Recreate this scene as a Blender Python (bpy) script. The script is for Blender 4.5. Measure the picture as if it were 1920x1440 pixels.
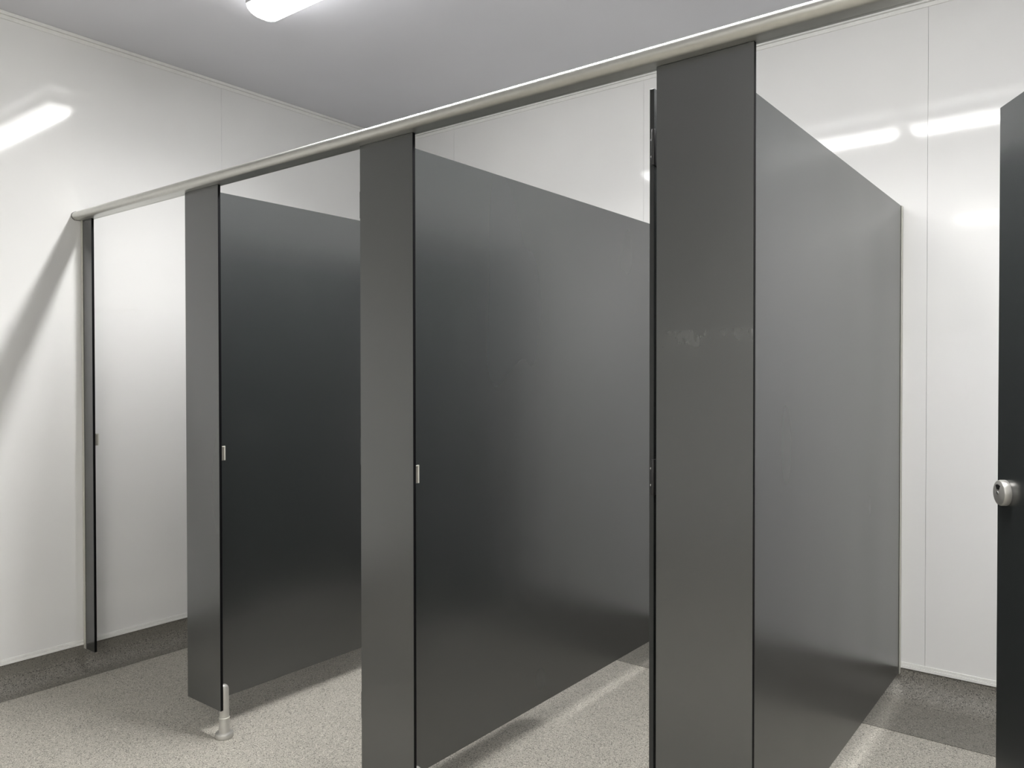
import bpy, bmesh, math
from mathutils import Vector, Matrix

for o in list(bpy.data.objects):
    bpy.data.objects.remove(o, do_unlink=True)
SC = bpy.context.scene
COL = SC.collection

# ---------------------------------------------------------------- camera, world, exposure
cam = bpy.data.cameras.new('camera')
cam.sensor_width = 36.0
cam.lens = 1464.0 * 36.0 / 1920.0
cam.clip_start = 0.02
cam_o = bpy.data.objects.new('camera', cam)
cam_o.location = (3.4462, -1.4897, 1.2508)
cam_o.rotation_euler = (math.pi / 2 - 0.0123, 0.0009, 0.6591)
COL.objects.link(cam_o)
SC.camera = cam_o

world = bpy.data.worlds.new('world')
SC.world = world
world.use_nodes = True
world.node_tree.nodes['Background'].inputs[0].default_value = (0.0, 0.0, 0.0, 1)
world.node_tree.nodes['Background'].inputs[1].default_value = 0.0

LAMP_STRENGTH = 41.0             # glow of the batten diffusers
LAMP_WATTS = 33.0               # downward light of each batten's LED board
LAMP_SPREAD = 150.0             # degrees
LAMP_COLOR = (1.0, 0.99, 0.975)
SC.view_settings.view_transform = 'Standard'
SC.view_settings.look = 'None'
SC.view_settings.gamma = 1.0
SC.view_settings.use_curve_mapping = False
SC.view_settings.exposure = 0.0

# ---------------------------------------------------------------- measures (metres)
D = 1.825        # back wall
YF = -3.5        # wall behind the photographer
XR = 4.633       # right wall
H = 2.670        # ceiling
ZT = 1.897       # top of pilasters / underside of headrail
ZB = 0.0975      # underside of cubicle panels
T = 0.010        # pilaster thickness
PW = 0.210       # pilaster width
PC = [0.9252, 1.8528, 2.7820, 3.7110]     # pilaster centres
ZC = 0.112       # top of coved vinyl, capping strip above it
APRON = 1.478    # front edge of the floor strip along the back wall, coloured like the cove

# ---------------------------------------------------------------- helpers
def finish(name, bm, mat, parent=None, smooth=35):
    bmesh.ops.recalc_face_normals(bm, faces=bm.faces)
    if smooth:
        lim = math.radians(smooth)
        for f in bm.faces:
            f.smooth = True
        for e in bm.edges:
            e.smooth = len(e.link_faces) == 2 and e.calc_face_angle(0) < lim
    me = bpy.data.meshes.new(name)
    bm.to_mesh(me)
    bm.free()
    me.materials.append(mat)
    o = bpy.data.objects.new(name, me)
    COL.objects.link(o)
    if parent is not None:
        o.parent = parent
    return o

def add_box(bm, x0, x1, y0, y1, z0, z1, bev=0.0, seg=2):
    r = bmesh.ops.create_cube(bm, size=1.0)
    vs = r['verts']
    for v in vs:
        v.co = Vector(((x0 + x1) / 2 + v.co.x * (x1 - x0), (y0 + y1) / 2 + v.co.y * (y1 - y0), (z0 + z1) / 2 + v.co.z * (z1 - z0)))
    if bev:
        es = list({e for v in vs for e in v.link_edges})
        bmesh.ops.bevel(bm, geom=es, offset=bev, segments=seg, affect='EDGES', profile=0.5)

def box(name, x0, x1, y0, y1, z0, z1, mat, parent=None, bev=0.0, seg=2, smooth=35):
    bm = bmesh.new()
    add_box(bm, x0, x1, y0, y1, z0, z1, bev, seg)
    return finish(name, bm, mat, parent, smooth)

def add_prism(bm, prof, mapf, a, b):
    """closed profile of (p, q) extruded from a to b; mapf(p, q, t) -> xyz"""
    r0 = [bm.verts.new(mapf(p, q, a)) for p, q in prof]
    r1 = [bm.verts.new(mapf(p, q, b)) for p, q in prof]
    n = len(prof)
    for i in range(n):
        j = (i + 1) % n
        bm.faces.new((r0[i], r0[j], r1[j], r1[i]))
    bm.faces.new(r0[::-1])
    bm.faces.new(r1)

def add_lathe(bm, prof, seg=32, mat=Matrix.Identity(4)):
    """profile of (radius, height) turned about local z"""
    rings = []
    for r, z in prof:
        if r < 1e-6:
            rings.append([bm.verts.new(mat @ Vector((0, 0, z)))])
        else:
            rings.append([bm.verts.new(mat @ Vector((r * math.cos(2 * math.pi * k / seg), r * math.sin(2 * math.pi * k / seg), z))) for k in range(seg)])
    for a, b in zip(rings[:-1], rings[1:]):
        for k in range(seg):
            k2 = (k + 1) % seg
            if len(a) == 1 and len(b) > 1:
                bm.faces.new((a[0], b[k], b[k2]))
            elif len(b) == 1 and len(a) > 1:
                bm.faces.new((a[k], a[k2], b[0]))
            elif len(a) > 1:
                bm.faces.new((a[k], a[k2], b[k2], b[k]))

def tag(o, label=None, cat=None, group=None, kind=None):
    if label: o['label'] = label
    if cat: o['category'] = cat
    if group: o['group'] = group
    if kind: o['kind'] = kind
    return o

def empty(name, loc, rz=0.0):
    o = bpy.data.objects.new(name, None)
    o.empty_display_size = 0.05
    o.location = loc
    o.rotation_euler = (0, 0, rz)
    COL.objects.link(o)
    return o

# ---------------------------------------------------------------- materials
def new_mat(name):
    m = bpy.data.materials.new(name)
    m.use_nodes = True
    nt = m.node_tree
    b = nt.nodes['Principled BSDF']
    return m, nt, b

def N(nt, kind, **kw):
    n = nt.nodes.new(kind)
    for k, v in kw.items():
        setattr(n, k, v)
    return n

def ramp(nt, stops, interp='LINEAR'):
    r = nt.nodes.new('ShaderNodeValToRGB')
    r.color_ramp.interpolation = interp
    while len(r.color_ramp.elements) < len(stops):
        r.color_ramp.elements.new(0.5)
    for e, (p, c) in zip(r.color_ramp.elements, stops):
        e.position = p
        e.color = (*c, 1) if len(c) == 3 else c
    return r

def noise(nt, coord, scale, detail=3.0, rough=0.5):
    n = nt.nodes.new('ShaderNodeTexNoise')
    n.inputs['Scale'].default_value = scale
    n.inputs['Detail'].default_value = detail
    n.inputs['Roughness'].default_value = rough
    nt.links.new(coord, n.inputs['Vector'])
    return n

def wpos(nt):
    return nt.nodes.new('ShaderNodeNewGeometry').outputs['Position']

def maprange(nt, src, a, b, c, d):
    n = nt.nodes.new('ShaderNodeMapRange')
    nt.links.new(src, n.inputs[0])
    for i, v in zip((1, 2, 3, 4), (a, b, c, d)):
        n.inputs[i].default_value = v
    return n.outputs[0]

def mat_panel(name, col, rough, bump=0.0):
    m, nt, b = new_mat(name)
    p = wpos(nt)
    n = noise(nt, p, 2.2, 2)
    r = ramp(nt, [(0.3, tuple(c * 0.97 for c in col)), (0.7, col)])
    nt.links.new(n.outputs[0], r.inputs[0])
    nt.links.new(r.outputs[0], b.inputs['Base Color'])
    b.inputs['Roughness'].default_value = rough
    if bump:
        n3 = noise(nt, p, 5.0, 1)
        bp = nt.nodes.new('ShaderNodeBump')
        bp.inputs['Strength'].default_value = bump
        bp.inputs['Distance'].default_value = 0.004
        nt.links.new(n3.outputs[0], bp.inputs['Height'])
        nt.links.new(bp.outputs[0], b.inputs['Normal'])
    return m

def mat_plain(name, col, rough, metal=0.0, grain=0.0):
    m, nt, b = new_mat(name)
    p = wpos(nt)
    n = noise(nt, p, 60, 3)
    r = ramp(nt, [(0.3, tuple(c * (1 - 0.05 - grain) for c in col)), (0.7, tuple(min(1, c * (1 + grain)) for c in col))])
    nt.links.new(n.outputs[0], r.inputs[0])
    nt.links.new(r.outputs[0], b.inputs['Base Color'])
    b.inputs['Roughness'].default_value = rough
    b.inputs['Metallic'].default_value = metal
    return m

def mat_vinyl(name, base, dark, light, frac_dark, frac_light, rough):
    """speckled safety vinyl: chips from Voronoi cells over a slightly clouded ground"""
    m, nt, b = new_mat(name)
    p = wpos(nt)
    cl = noise(nt, p, 3.0, 4)
    g = ramp(nt, [(0.3, tuple(c * 0.93 for c in base)), (0.7, tuple(c * 1.05 for c in base))])
    nt.links.new(cl.outputs[0], g.inputs[0])
    fine = noise(nt, p, 420, 2)
    fr = ramp(nt, [(0.3, (0.66, 0.66, 0.66)), (0.7, (1.25, 1.25, 1.25))])
    nt.links.new(fine.outputs[0], fr.inputs[0])
    mul = N(nt, 'ShaderNodeMix', data_type='RGBA', blend_type='MULTIPLY')
    mul.inputs[0].default_value = 1.0
    nt.links.new(g.outputs[0], mul.inputs[6]); nt.links.new(fr.outputs[0], mul.inputs[7])
    cur = mul.outputs[2]
    for sc, frac, col in ((240.0, frac_dark, dark), (310.0, frac_light, light)):
        v = nt.nodes.new('ShaderNodeTexVoronoi')
        v.inputs['Scale'].default_value = sc
        nt.links.new(p, v.inputs['Vector'])
        sep = nt.nodes.new('ShaderNodeSeparateColor')
        nt.links.new(v.outputs['Color'], sep.inputs[0])
        lt = N(nt, 'ShaderNodeMath', operation='LESS_THAN')
        nt.links.new(sep.outputs[0], lt.inputs[0]); lt.inputs[1].default_value = frac
        near = N(nt, 'ShaderNodeMath', operation='LESS_THAN')
        nt.links.new(v.outputs['Distance'], near.inputs[0]); near.inputs[1].default_value = 0.5
        both = N(nt, 'ShaderNodeMath', operation='MULTIPLY')
        nt.links.new(lt.outputs[0], both.inputs[0]); nt.links.new(near.outputs[0], both.inputs[1])
        sf = N(nt, 'ShaderNodeMath', operation='MULTIPLY')
        nt.links.new(both.outputs[0], sf.inputs[0]); sf.inputs[1].default_value = 0.8
        mx = N(nt, 'ShaderNodeMix', data_type='RGBA')
        nt.links.new(sf.outputs[0], mx.inputs[0])
        nt.links.new(cur, mx.inputs[6]); mx.inputs[7].default_value = (*col, 1)
        cur = mx.outputs[2]
    nt.links.new(cur, b.inputs['Base Color'])
    b.inputs['Roughness'].default_value = rough
    bp = nt.nodes.new('ShaderNodeBump')
    bp.inputs['Strength'].default_value = 0.25
    bp.inputs['Distance'].default_value = 0.001
    nt.links.new(fine.outputs[0], bp.inputs['Height'])
    nt.links.new(bp.outputs[0], b.inputs['Normal'])
    return m

def mat_laminate(name, residue=False):
    """charcoal compact laminate, satin, with faint wipe streaks"""
    m, nt, b = new_mat(name)
    p = wpos(nt)
    mp = nt.nodes.new('ShaderNodeMapping')
    mp.inputs['Scale'].default_value = (2.0, 2.0, 0.7)
    mp.inputs['Rotation'].default_value = (0.5, 0.0, 0.3)
    nt.links.new(p, mp.inputs[0])
    st = noise(nt, mp.outputs[0], 1.6, 1.5, 0.4)
    c0, c1 = (0.025, 0.0285, 0.0290), (0.027, 0.0305, 0.0305)
    r = ramp(nt, [(0.2, c0), (0.8, c1)])
    nt.links.new(st.outputs[0], r.inputs[0])
    col = r.outputs[0]
    grain = noise(nt, p, 700, 2)
    if residue:
        # dried patches of adhesive left in a row across the face
        sx = nt.nodes.new('ShaderNodeSeparateXYZ')
        nt.links.new(p, sx.inputs[0])
        top = maprange(nt, sx.outputs[2], 1.345, 1.340, 0.0, 1.0)
        bot = maprange(nt, sx.outputs[2], 1.262, 1.325, 0.0, 1.0)
        mp2 = nt.nodes.new('ShaderNodeMapping')
        mp2.inputs['Scale'].default_value = (1.0, 1.0, 0.35)
        nt.links.new(p, mp2.inputs[0])
        bl = noise(nt, mp2.outputs[0], 38, 4, 0.65)
        msk = maprange(nt, bl.outputs[0], 0.42, 0.60, 0.0, 1.0)
        cur = msk
        for other in (top, bot):
            mu = N(nt, 'ShaderNodeMath', operation='MULTIPLY')
            nt.links.new(cur, mu.inputs[0]); nt.links.new(other, mu.inputs[1])
            cur = mu.outputs[0]
        mu = N(nt, 'ShaderNodeMath', operation='MULTIPLY')
        nt.links.new(cur, mu.inputs[0]); mu.inputs[1].default_value = 0.17
        mx = N(nt, 'ShaderNodeMix', data_type='RGBA')
        nt.links.new(mu.outputs[0], mx.inputs[0]); nt.links.new(col, mx.inputs[6])
        mx.inputs[7].default_value = (0.20, 0.21, 0.20, 1)
        col = mx.outputs[2]
    nt.links.new(col, b.inputs['Base Color'])
    nt.links.new(maprange(nt, st.outputs[0], 0.0, 1.0, 0.225, 0.295), b.inputs['Roughness'])
    b.inputs['Specular IOR Level'].default_value = 1.0
    b.inputs['IOR'].default_value = 1.68
    bp = nt.nodes.new('ShaderNodeBump')
    bp.inputs['Strength'].default_value = 0.10
    bp.inputs['Distance'].default_value = 0.0004
    nt.links.new(grain.outputs[0], bp.inputs['Height'])
    nt.links.new(bp.outputs[0], b.inputs['Normal'])
    return m

M_WALL = mat_panel('white_cladding', (0.88, 0.88, 0.873), 0.07, 0.06)
M_CEIL = mat_panel('ceiling_panel', (0.73, 0.735, 0.785), 0.07)
M_TRIM = mat_plain('white_pvc_trim', (0.92, 0.92, 0.90), 0.25)
M_JOINT = mat_plain('joint_grey', (0.35, 0.35, 0.34), 0.6)
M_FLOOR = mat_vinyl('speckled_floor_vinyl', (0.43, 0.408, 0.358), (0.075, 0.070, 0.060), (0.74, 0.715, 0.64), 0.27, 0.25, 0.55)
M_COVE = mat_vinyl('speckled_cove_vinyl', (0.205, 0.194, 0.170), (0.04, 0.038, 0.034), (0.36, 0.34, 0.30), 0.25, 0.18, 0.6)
M_LAM = mat_laminate('charcoal_laminate')
M_LAM_RES = mat_laminate('charcoal_laminate_residue', True)
M_CORE = mat_plain('black_laminate_core', (0.004, 0.004, 0.005), 0.5)
M_CORE.node_tree.nodes['Principled BSDF'].inputs['Specular IOR Level'].default_value = 0.12
M_EDGE = mat_plain('dark_grey_door_edge', (0.018, 0.020, 0.020), 0.45)
M_ALU = mat_plain('anodised_aluminium', (0.57, 0.57, 0.535), 0.34, 0.85)
M_ALU_MATT = mat_plain('matt_silver_casting', (0.58, 0.57, 0.54), 0.38, 0.55)
M_ALU_LIGHT = mat_plain('pale_aluminium_channel', (0.68, 0.67, 0.61), 0.4, 0.35)
M_CAP = mat_plain('dark_grey_end_cap', (0.12, 0.12, 0.12), 0.5)
M_HINGE = mat_plain('black_hinge', (0.015, 0.015, 0.016), 0.35)
M_SCREW = mat_plain('bright_steel_screw', (0.8, 0.8, 0.8), 0.2, 1.0)
M_BLACK = mat_plain('black_recess', (0.004, 0.004, 0.004), 0.5)
M_HOUSING = mat_plain('grey_lamp_housing', (0.52, 0.52, 0.52), 0.45)
M_CLIP = mat_plain('steel_lamp_clip', (0.40, 0.38, 0.34), 0.35, 0.6)

def mat_lamp(name, power, col):
    m, nt, b = new_mat(name)
    b.inputs['Base Color'].default_value = (0.85, 0.85, 0.85, 1)
    b.inputs['Roughness'].default_value = 0.4
    b.inputs['Emission Color'].default_value = (*col, 1)
    # the LED board faces down: the underside of the diffuser glows far more than its flanks
    tc = nt.nodes.new('ShaderNodeNewGeometry')
    sx = nt.nodes.new('ShaderNodeSeparateXYZ')
    nt.links.new(tc.outputs['Normal'], sx.inputs[0])
    nt.links.new(maprange(nt, sx.outputs[2], -0.97, -0.55, power, power * 0.30), b.inputs['Emission Strength'])
    return m
M_LAMP = mat_lamp('lit_opal_diffuser', LAMP_STRENGTH, LAMP_COLOR)
M_LAMP_OLD = mat_lamp('lit_yellowed_diffuser', LAMP_STRENGTH * 0.75, (1.0, 0.98, 0.93))

# ---------------------------------------------------------------- the room
tag(box('floor', -0.06, XR + 0.06, YF - 0.06, D + 0.06, -0.05, 0.0, M_FLOOR, smooth=0), 'speckled grey beige vinyl floor', kind='structure')
tag(box('ceiling', -0.06, XR + 0.06, YF - 0.06, D + 0.06, H, H + 0.05, M_CEIL, smooth=0), 'plain pale grey ceiling', kind='structure')

def seams(a, b, s0, step):
    k = math.ceil((a - s0) / step)
    cuts = [a]
    while s0 + k * step < b - 1e-6:
        if s0 + k * step > a + 1e-6:
            cuts.append(s0 + k * step)
        k += 1
    return cuts + [b]

TP = 0.008   # cladding thickness
GAP = 0.0005
walls = {}
def wall(name, axis, pos, sign, a, b, s0, label):
    """axis 'x': wall plane at x = pos, runs along y; inner face looks along sign"""
    def bx(nm, d0, d1, u0, u1, z0, z1, mat, parent=None, bev=0.0, smooth=35):
        lo, hi = sorted((pos + sign * d0, pos + sign * d1))
        if axis == 'x':
            return box(nm, lo, hi, u0, u1, z0, z1, mat, parent, bev, 1, smooth)
        return box(nm, u0, u1, lo, hi, z0, z1, mat, parent, bev, 1, smooth)
    w = bx(name, -0.058, -TP, a, b, 0.0, H, M_JOINT, smooth=0)
    tag(w, label, kind='structure')
    cuts = seams(a, b, s0, 1.205)
    for u0, u1 in zip(cuts[:-1], cuts[1:]):
        bx('panel', -TP, 0.0, u0 + GAP, u1 - GAP, 0.004, H, M_WALL, w, 0.0)
    walls[name] = (w, bx)
    return w, bx

wall('wall_left', 'x', 0.0, 1, YF, D, 0.6568, 'glossy white cladded side wall')
wall('wall_right', 'x', XR, -1, YF, D, 0.6568, 'glossy white cladded wall at the other end of the row')
wall('wall_back', 'y', D, -1, 0.0, XR, 0.4634, 'glossy white cladded wall behind the cubicles')
wall('wall_front', 'y', YF, 1, 0.0, XR, 0.4634, 'glossy white cladded wall facing the cubicles')

# ceiling trims: a small stepped white angle where each wall meets the ceiling
for i, (nm, a, b) in enumerate((('wall_left', YF, D), ('wall_back', 0.0, XR), ('wall_right', YF, D), ('wall_front', 0.0, XR))):
    w, bx = walls[nm]
    t = bx('trim_%d' % (i + 1), 0.0, 0.013, a + 0.0005, b - 0.0005, H - 0.013, H, M_TRIM, None, 0.002)
    tag(t, 'white strip between the ceiling and the ' + nm.replace('_', ' '), kind='structure')
    bx('lower_lip', 0.0, 0.0045, a + 0.0005, b - 0.0005, H - 0.030, H - 0.0135, M_TRIM, t, 0.001)

# coved vinyl skirting with a white capping strip
def skirting(name, axis, pos, sign, a, b, apron, label):
    R = 0.100 if apron > 0.1 else 0.07
    prof = [(0.0006, 0.0005), (0.0006, ZC), (0.0022, ZC)]
    for k in range(0, 9):
        an = math.radians(180 + 90 * k / 8)
        prof.append((0.0022 + R + R * math.cos(an), 0.0022 + R + R * math.sin(an)))
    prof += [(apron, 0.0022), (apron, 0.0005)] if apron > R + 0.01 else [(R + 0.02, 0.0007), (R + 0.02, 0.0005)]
    if axis == 'x':
        f = lambda p, q, t: Vector((pos + sign * p, t, q))
    else:
        f = lambda p, q, t: Vector((t, pos + sign * p, q))
    bm = bmesh.new()
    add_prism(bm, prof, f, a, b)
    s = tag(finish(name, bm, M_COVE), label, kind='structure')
    w, bx = walls['wall_' + name.split('_')[1]]
    bx('capping_strip', 0.0003, 0.0062, a, b, ZC, ZC + 0.011, M_TRIM, s, 0.0006)
    bx('capping_lip', 0.0003, 0.0034, a, b, ZC + 0.0115, ZC + 0.022, M_TRIM, s, 0.0006)
    return s
skirting('baseboard_left', 'x', 0.0, 1, YF + 0.0008, D - 0.0008, 0.0, 'dark speckled coved vinyl skirting along the side wall')
skirting('baseboard_right', 'x', XR, -1, YF + 0.0008, D - 0.0008, 0.0, 'dark speckled coved vinyl skirting at the far end')
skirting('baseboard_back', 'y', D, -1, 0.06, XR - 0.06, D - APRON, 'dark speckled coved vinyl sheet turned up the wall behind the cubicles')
skirting('baseboard_front', 'y', YF, 1, 0.06, XR - 0.06, 0.0, 'dark speckled coved vinyl skirting on the wall facing the cubicles')

# ---------------------------------------------------------------- ceiling lights
LY = 0.283
def ceiling_light(x0, x1, label, LY=LY, glow=M_LAMP, watts=LAMP_WATTS, tint=LAMP_COLOR):
    L = x1 - x0
    root = tag(empty('ceiling_light', ((x0 + x1) / 2, LY, H)), label, 'light', 'batten lights over the cubicles')
    hl = L / 2
    # housing: shallow grey tray
    prof = [(-0.052, 0.0), (-0.058, -0.012), (-0.060, -0.030), (0.060, -0.030), (0.058, -0.012), (0.052, 0.0)]
    bm = bmesh.new()
    add_prism(bm, prof, lambda p, q, t: Vector((t, p, q)), -hl + 0.004, hl - 0.004)
    finish('housing', bm, M_HOUSING, root)
    # diffuser: trough section, narrowing and rounded off towards both ends
    sec = [(-0.058, 0.0), (-0.0585, -0.010), (-0.055, -0.026), (-0.045, -0.040), (-0.025, -0.0475), (0.0, -0.049),
           (0.025, -0.0475), (0.045, -0.040), (0.055, -0.026), (0.0585, -0.010), (0.058, 0.0)]
    st = []
    for e, s, d in ((0.0, 0.86, 0.25), (0.006, 0.95, 0.55), (0.018, 0.985, 0.82), (0.040, 1.0, 1.0)):
        st.append((-hl + e, s, d))
    st += [(-x, s, d) for x, s, d in st[::-1]]
    bm = bmesh.new()
    rings = [[bm.verts.new((x, p * s, -0.0305 + q * d)) for p, q in sec] for x, s, d in st]
    for A, B in zip(rings[:-1], rings[1:]):
        for k in range(len(sec) - 1):
            bm.faces.new((A[k], A[k + 1], B[k + 1], B[k]))
        bm.faces.new((A[-1], A[0], B[0], B[-1]))
    bm.faces.new(rings[0]); bm.faces.new(rings[-1])
    finish('diffuser', bm, glow, root)
    li = bpy.data.lights.new('led_board', 'AREA')
    li.shape = 'RECTANGLE'
    li.size, li.size_y = L - 0.08, 0.07
    li.energy, li.color, li.spread = watts, tint, math.radians(LAMP_SPREAD)
    lo_ = bpy.data.objects.new('led_board', li)
    lo_.location = (0, 0, -0.0815)
    lo_.parent = root
    COL.objects.link(lo_)
    for x in (-hl + 0.075, -hl / 3, hl / 3, hl - 0.075):
        for s in (-1, 1):
            y = s * 0.0615
            lo, hi = sorted((y, y + s * 0.006))
            c = box('clip', x - 0.009, x + 0.009, lo, hi, -0.040, -0.006, M_CLIP, root, 0.0015)
    return root
ceiling_light(0.855, 2.455, 'lit white batten light on the ceiling with its rounded end near the side wall')
ceiling_light(2.520, 4.105, 'lit white batten light on the ceiling in line after the first one')
ceiling_light(2.300, 3.900, 'lit white batten light on the ceiling in the open space facing the cubicles', -2.75, M_LAMP_OLD, LAMP_WATTS, (1.0, 0.98, 0.93))

# ---------------------------------------------------------------- headrail
prof = [(0.0205, ZT), (0.0205, 1.929), (0.016, 1.934)]
cy, cz, r, rz = -0.008, 1.914, 0.029, 0.020
for k in range(0, 25):
    an = math.radians(90 + 147 * k / 24)
    prof.append((cy + r * math.cos(an), cz + rz * math.sin(an)))
prof += [(-0.0225, ZT)]
prof += [(0.0112, ZT), (0.0112, ZT + 0.002), (0.0126, ZT + 0.002), (0.0126, ZT)]
bm = bmesh.new()
add_prism(bm, prof, lambda p, q, t: Vector((t, p, q)), 0.004, XR - 0.004)
rail = finish('headrail', bm, M_ALU, None, 25)
tag(rail, 'long round-fronted silver aluminium headrail across the tops of the dark pilasters', 'rail')
for x0, x1 in ((0.0002, 0.004), (XR - 0.004, XR - 0.0002)):
    bm = bmesh.new()
    cprof = [(0.0212, ZT - 0.001), (0.0212, 1.930), (0.016, 1.9352)] + [(cy + (r + .0012) * math.cos(math.radians(90 + 147 * k / 16)), cz + (rz + .0012) * math.sin(math.radians(90 + 147 * k / 16))) for k in range(17)] + [(-0.0225, ZT - 0.001)]
    add_prism(bm, cprof, lambda p, q, t: Vector((t, p, q)), x0, x1)
    finish('end_cap', bm, M_CAP, rail, 25)

# ---------------------------------------------------------------- cubicle pieces
def laminate_sheet(name, x0, x1, y0, y1, z0, z1, mat, parent, thin, edge=M_CORE):
    """panel with laminate faces and black core edges (thin = axis of thickness)"""
    bm = bmesh.new()
    add_box(bm, x0, x1, y0, y1, z0, z1, 0.0007, 1)
    bm.normal_update()
    ax = 'xyz'.index(thin)
    o = finish(name, bm, mat, parent, 0)
    o.data.materials.append(edge)
    for f in o.data.polygons:
        if abs(f.normal[ax]) < 0.9:
            f.material_index = 1
    return o

def strike(parent, xr):
    """silver door stop fixed to the back of a pilaster near its free edge"""
    s = box('door_stop', xr - 0.026, xr - 0.003, T + 0.0002, T + 0.0032, 0.957, 1.006, M_CLIP, parent, 0.0006, 1)
    s['label'] = 'small silver door stop'
    x1 = xr - 0.0040
    box('web', x1 - 0.004, x1, T + 0.0030, T + 0.0135, 0.957, 1.0055, M_CLIP, s, 0.0004, 1)
    bm = bmesh.new()
    add_box(bm, x1 - 0.004, x1 + 0.0018, T + 0.0105, T + 0.0150, 0.957, 1.006, 0.0006, 1)
    add_box(bm, x1 - 0.001, x1 + 0.0018, T + 0.0032, T + 0.0105, 1.0025, 1.006, 0.0004, 1)
    finish('rim', bm, M_ALU_LIGHT, s)

def foot(parent, x, y):
    bm = bmesh.new()
    m = Matrix.Translation((x, y, 0))
    add_lathe(bm, [(0.0, 0.0002), (0.029, 0.0002), (0.030, 0.002), (0.030, 0.014), (0.0285, 0.0165), (0.019, 0.0185), (0.0, 0.0185)], 40, m)
    f = finish('foot', bm, M_ALU_MATT, parent)
    f['label'] = 'silver adjustable foot'
    bm = bmesh.new()
    add_lathe(bm, [(0.0, 0.0186), (0.0178, 0.0186), (0.0178, 0.0655), (0.0170, 0.0675), (0.0, 0.0675)], 36, m)
    finish('sleeve', bm, M_ALU_MATT, f)
    bm = bmesh.new()
    add_lathe(bm, [(0.0, 0.0655), (0.0178, 0.0655), (0.0188, 0.0668), (0.0188, 0.0692), (0.0178, 0.0702), (0.0, 0.0702)], 36, m)
    finish('collar', bm, M_ALU_LIGHT, f)
    # stem: round below the panel, cut to a half round with a domed top behind it
    bm = bmesh.new()
    add_lathe(bm, [(0.0, 0.0703), (0.0155, 0.0703), (0.0155, ZB - 0.0008), (0.0, ZB - 0.0008)], 36, m)
    R, yb, n = 0.0155, T + 0.0008 - y, 16
    a0 = math.asin(max(-1, min(1, yb / R)))
    levels = [(ZB - 0.0008, 1.0), (0.165, 1.0)] + [(0.165 + 0.019 * math.sin(math.radians(t)), math.cos(math.radians(t))) for t in (20, 40, 60, 78)]
    rings = []
    for z, s in levels:
        ring = []
        for k in range(n + 1):
            an = a0 + (math.pi - 2 * a0) * k / n
            px, py = R * math.cos(an), R * math.sin(an)
            ring.append(bm.verts.new((x + px * s, y + yb + (py - yb) * (0.35 + 0.65 * s), z)))
        rings.append(ring)
    for A, B in zip(rings[:-1], rings[1:]):
        for k in range(n + 1):
            k2 = (k + 1) % (n + 1)
            bm.faces.new((A[k], A[k2], B[k2], B[k]))
    bm.faces.new(rings[0]); bm.faces.new(rings[-1])
    finish('stem', bm, M_ALU_MATT, f)

PIL_LABELS = [
    'charcoal pilaster standing on a silver foot, second one out from the white side wall',
    'charcoal pilaster without marks on its front, between the footed pilaster and the smudged one',
    'widest looking charcoal pilaster with pale glue smudges halfway up its front',
    'charcoal pilaster that the half open door with the round lock hangs on',
]
# narrow wall pilaster
p0 = tag(empty('pilaster', (0.0, 0.0, 0.0)), 'narrow charcoal pilaster strip held to the white side wall by an aluminium channel', 'pilaster', 'cubicle pilasters')
laminate_sheet('panel', 0.0195, 0.0988, 0.0, T, ZB, ZT - 0.0002, M_LAM, p0, 'y')
def u_channel(parent, axis, pos, sign, c, z0, z1, half, depth):
    """aluminium U channel on a wall; opening away from the wall"""
    bm = bmesh.new()
    w = 0.0022
    pr = [(0.0, -half), (depth, -half), (depth, -half + w), (w, -half + w), (w, half - w), (depth, half - w), (depth, half), (0.0, half)]
    f = (lambda p, q, t: Vector((pos + sign * p, c + q, t))) if axis == 'x' else (lambda p, q, t: Vector((c + q, pos + sign * p, t)))
    add_prism(bm, pr, f, z0, z1)
    ch = finish('wall_channel', bm, M_ALU_LIGHT, parent, 0)
    ch['label'] = 'pale aluminium wall channel'
u_channel(p0, 'x', 0.0064, 1, T / 2, ZB, ZT - 0.0002, T / 2 + 0.0028, 0.016)
strike(p0, 0.0988)

def pilaster(c, label, mat, stop):
    root = tag(empty('pilaster', (c, 0.0, 0.0)), label, 'pilaster', 'cubicle pilasters')
    laminate_sheet('panel', -PW / 2, PW / 2, 0.0, T, ZB, ZT - 0.0002, mat, root, 'y')
    if stop:
        strike(root, PW / 2)
    foot(root, PW / 2 - 0.0125, 0.0215)
    return root
for i, c in enumerate(PC):
    pilaster(c, PIL_LABELS[i], M_LAM_RES if i == 2 else M_LAM, i < 2)

PART_LABELS = [
    'tall charcoal partition running back from the pilaster with the visible silver foot',
    'broad charcoal partition with wipe streaks, running back from the unmarked middle pilaster',
    'grey reflecting charcoal partition meeting the white wall in a pale channel, behind the smudged pilaster',
    'charcoal partition behind the half open door with the round lock',
]
for c, lab in zip(PC, PART_LABELS):
    root = tag(empty('cubicle_divider', (c, D / 2, 0.0)), lab, 'partition', 'cubicle partitions')
    laminate_sheet('panel', -0.006, 0.006, T + 0.001 - D / 2, D - 0.010 - D / 2, ZB, ZT - 0.0006, M_LAM, root, 'x')
    u_channel(root, 'y', D / 2 - 0.0064, -1, 0.0, ZB - 0.004, ZT - 0.0008, 0.0092, 0.024)

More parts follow.
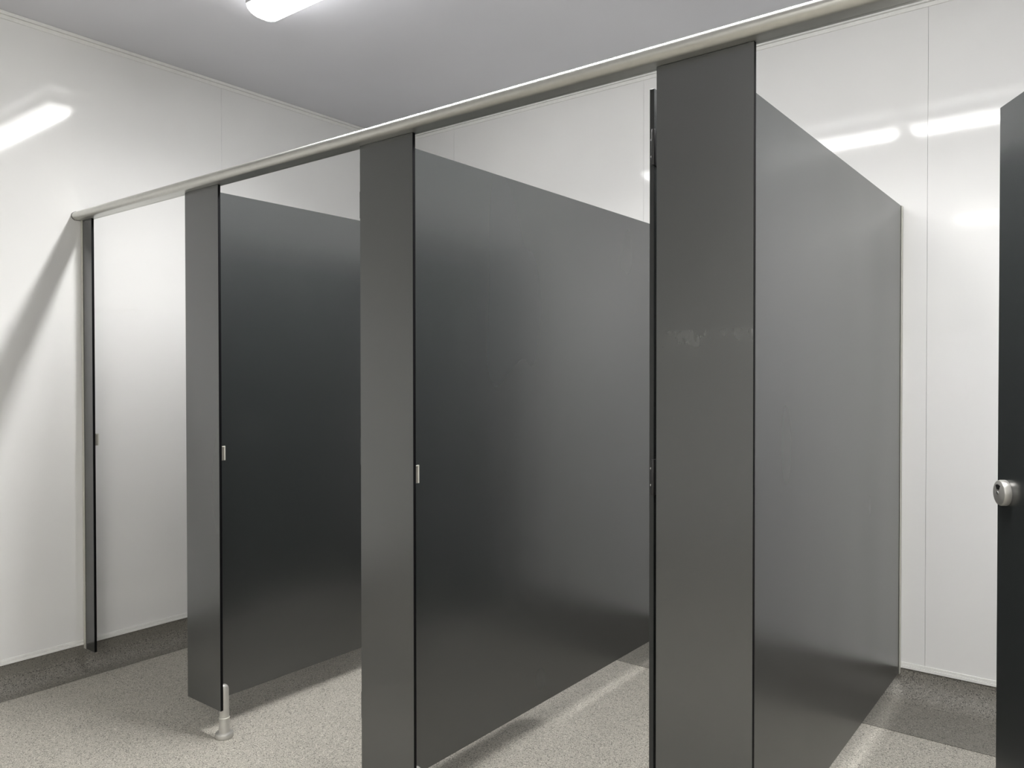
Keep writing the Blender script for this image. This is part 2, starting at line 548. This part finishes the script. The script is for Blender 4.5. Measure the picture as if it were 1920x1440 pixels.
# ---------------------------------------------------------------- doors
DW0, DW1 = -0.004, -0.707          # hinge edge and free edge in door space (door runs to -x when shut)
DY0, DY1 = -0.0185, -0.0075        # outer and inner face
DZ0, DZ1 = 0.110, 1.862
def make_door(px, deg, label):
    root = tag(empty('cubicle_door', (px, 0.018, 0.0), -math.radians(deg)), label, 'door', 'inward opening cubicle doors')
    laminate_sheet('panel', DW1, DW0, DY0, DY1, DZ0, DZ1, M_LAM, root, 'y', M_EDGE)
    for z in (1.735, 1.030, 0.30):
        bm = bmesh.new()
        hz = 0.038
        add_lathe(bm, [(0.0, z - hz), (0.0044, z - hz), (0.0048, z - hz + 0.001), (0.0048, z + hz - 0.001), (0.0044, z + hz), (0.0, z + hz)], 16, Matrix.Translation((0.0016, -0.006, 0)))
        add_box(bm, -0.034, 0.0, DY1 + 0.0003, DY1 + 0.0028, z - hz, z + hz, 0.0006, 1)
        h = finish('hinge', bm, M_HINGE, root)
        for zz in (z + 0.018, z - 0.018):
            bm = bmesh.new()
            add_lathe(bm, [(0.0, 0.0), (0.0032, 0.0), (0.0028, 0.0010), (0.0, 0.0013)], 12,
                      Matrix.Translation((DW0 + 0.0002, (DY0 + DY1) / 2, zz)) @ Matrix.Rotation(math.pi / 2, 4, 'Y'))
            finish('screw', bm, M_SCREW, h)
    # lock: round turn indicator on the outer face, thumb turn inside
    lx, lz = DW1 + 0.040, 0.982
    face = Matrix.Translation((lx, DY0 - 0.0001, lz)) @ Matrix.Rotation(math.pi / 2, 4, 'X')
    bm = bmesh.new()
    add_lathe(bm, [(0.0, 0.0), (0.0285, 0.0), (0.0292, 0.0015), (0.0292, 0.011), (0.0275, 0.0150), (0.0245, 0.0165), (0.0, 0.0172)], 40, face)
    k = finish('indicator_lock', bm, M_ALU_MATT, root)
    k['label'] = 'round silver indicator lock'
    bm = bmesh.new()
    pts = [(0.019 * math.cos(math.radians(a)), 0.019 * math.sin(math.radians(a))) for a in range(60, 125, 8)] + [(0.008 * math.cos(math.radians(a)), 0.008 * math.sin(math.radians(a)) ) for a in range(124, 59, -16)]
    add_prism(bm, pts, lambda p, q, t: face @ Vector((p, q, t)), 0.0160, 0.0178)
    finish('indicator_window', bm, M_BLACK, k, 0)
    bm = bmesh.new()
    add_lathe(bm, [(0.0, 0.0165), (0.0042, 0.0165), (0.0042, 0.0176), (0.003, 0.0190), (0.0, 0.0194)], 16, face)
    finish('release_screw', bm, M_SCREW, k)
    bm = bmesh.new()
    inner = Matrix.Translation((lx, DY1 + 0.0001, lz)) @ Matrix.Rotation(-math.pi / 2, 4, 'X')
    add_lathe(bm, [(0.0, 0.0), (0.0285, 0.0), (0.0292, 0.0015), (0.0292, 0.006), (0.0, 0.007)], 32, inner)
    add_box(bm, lx - 0.006, lx + 0.006, DY1 + 0.007, DY1 + 0.026, lz - 0.024, lz + 0.024, 0.003, 2)
    tt = finish('thumb_turn', bm, M_ALU_MATT, root)
    return root
make_door(PC[0] - PW / 2 - 0.0065, 89.0, 'charcoal door swung fully inward behind the pilaster with the silver foot')
make_door(PC[1] - PW / 2 - 0.0065, 89.0, 'charcoal door swung fully inward behind the unmarked middle pilaster')
make_door(PC[2] - PW / 2 - 0.0090, 90.0, 'charcoal door seen edge on, swung fully inward behind the smudged pilaster')
make_door(PC[3] - PW / 2 - 0.0065, 60.0, 'charcoal door standing half open with a round silver lock')
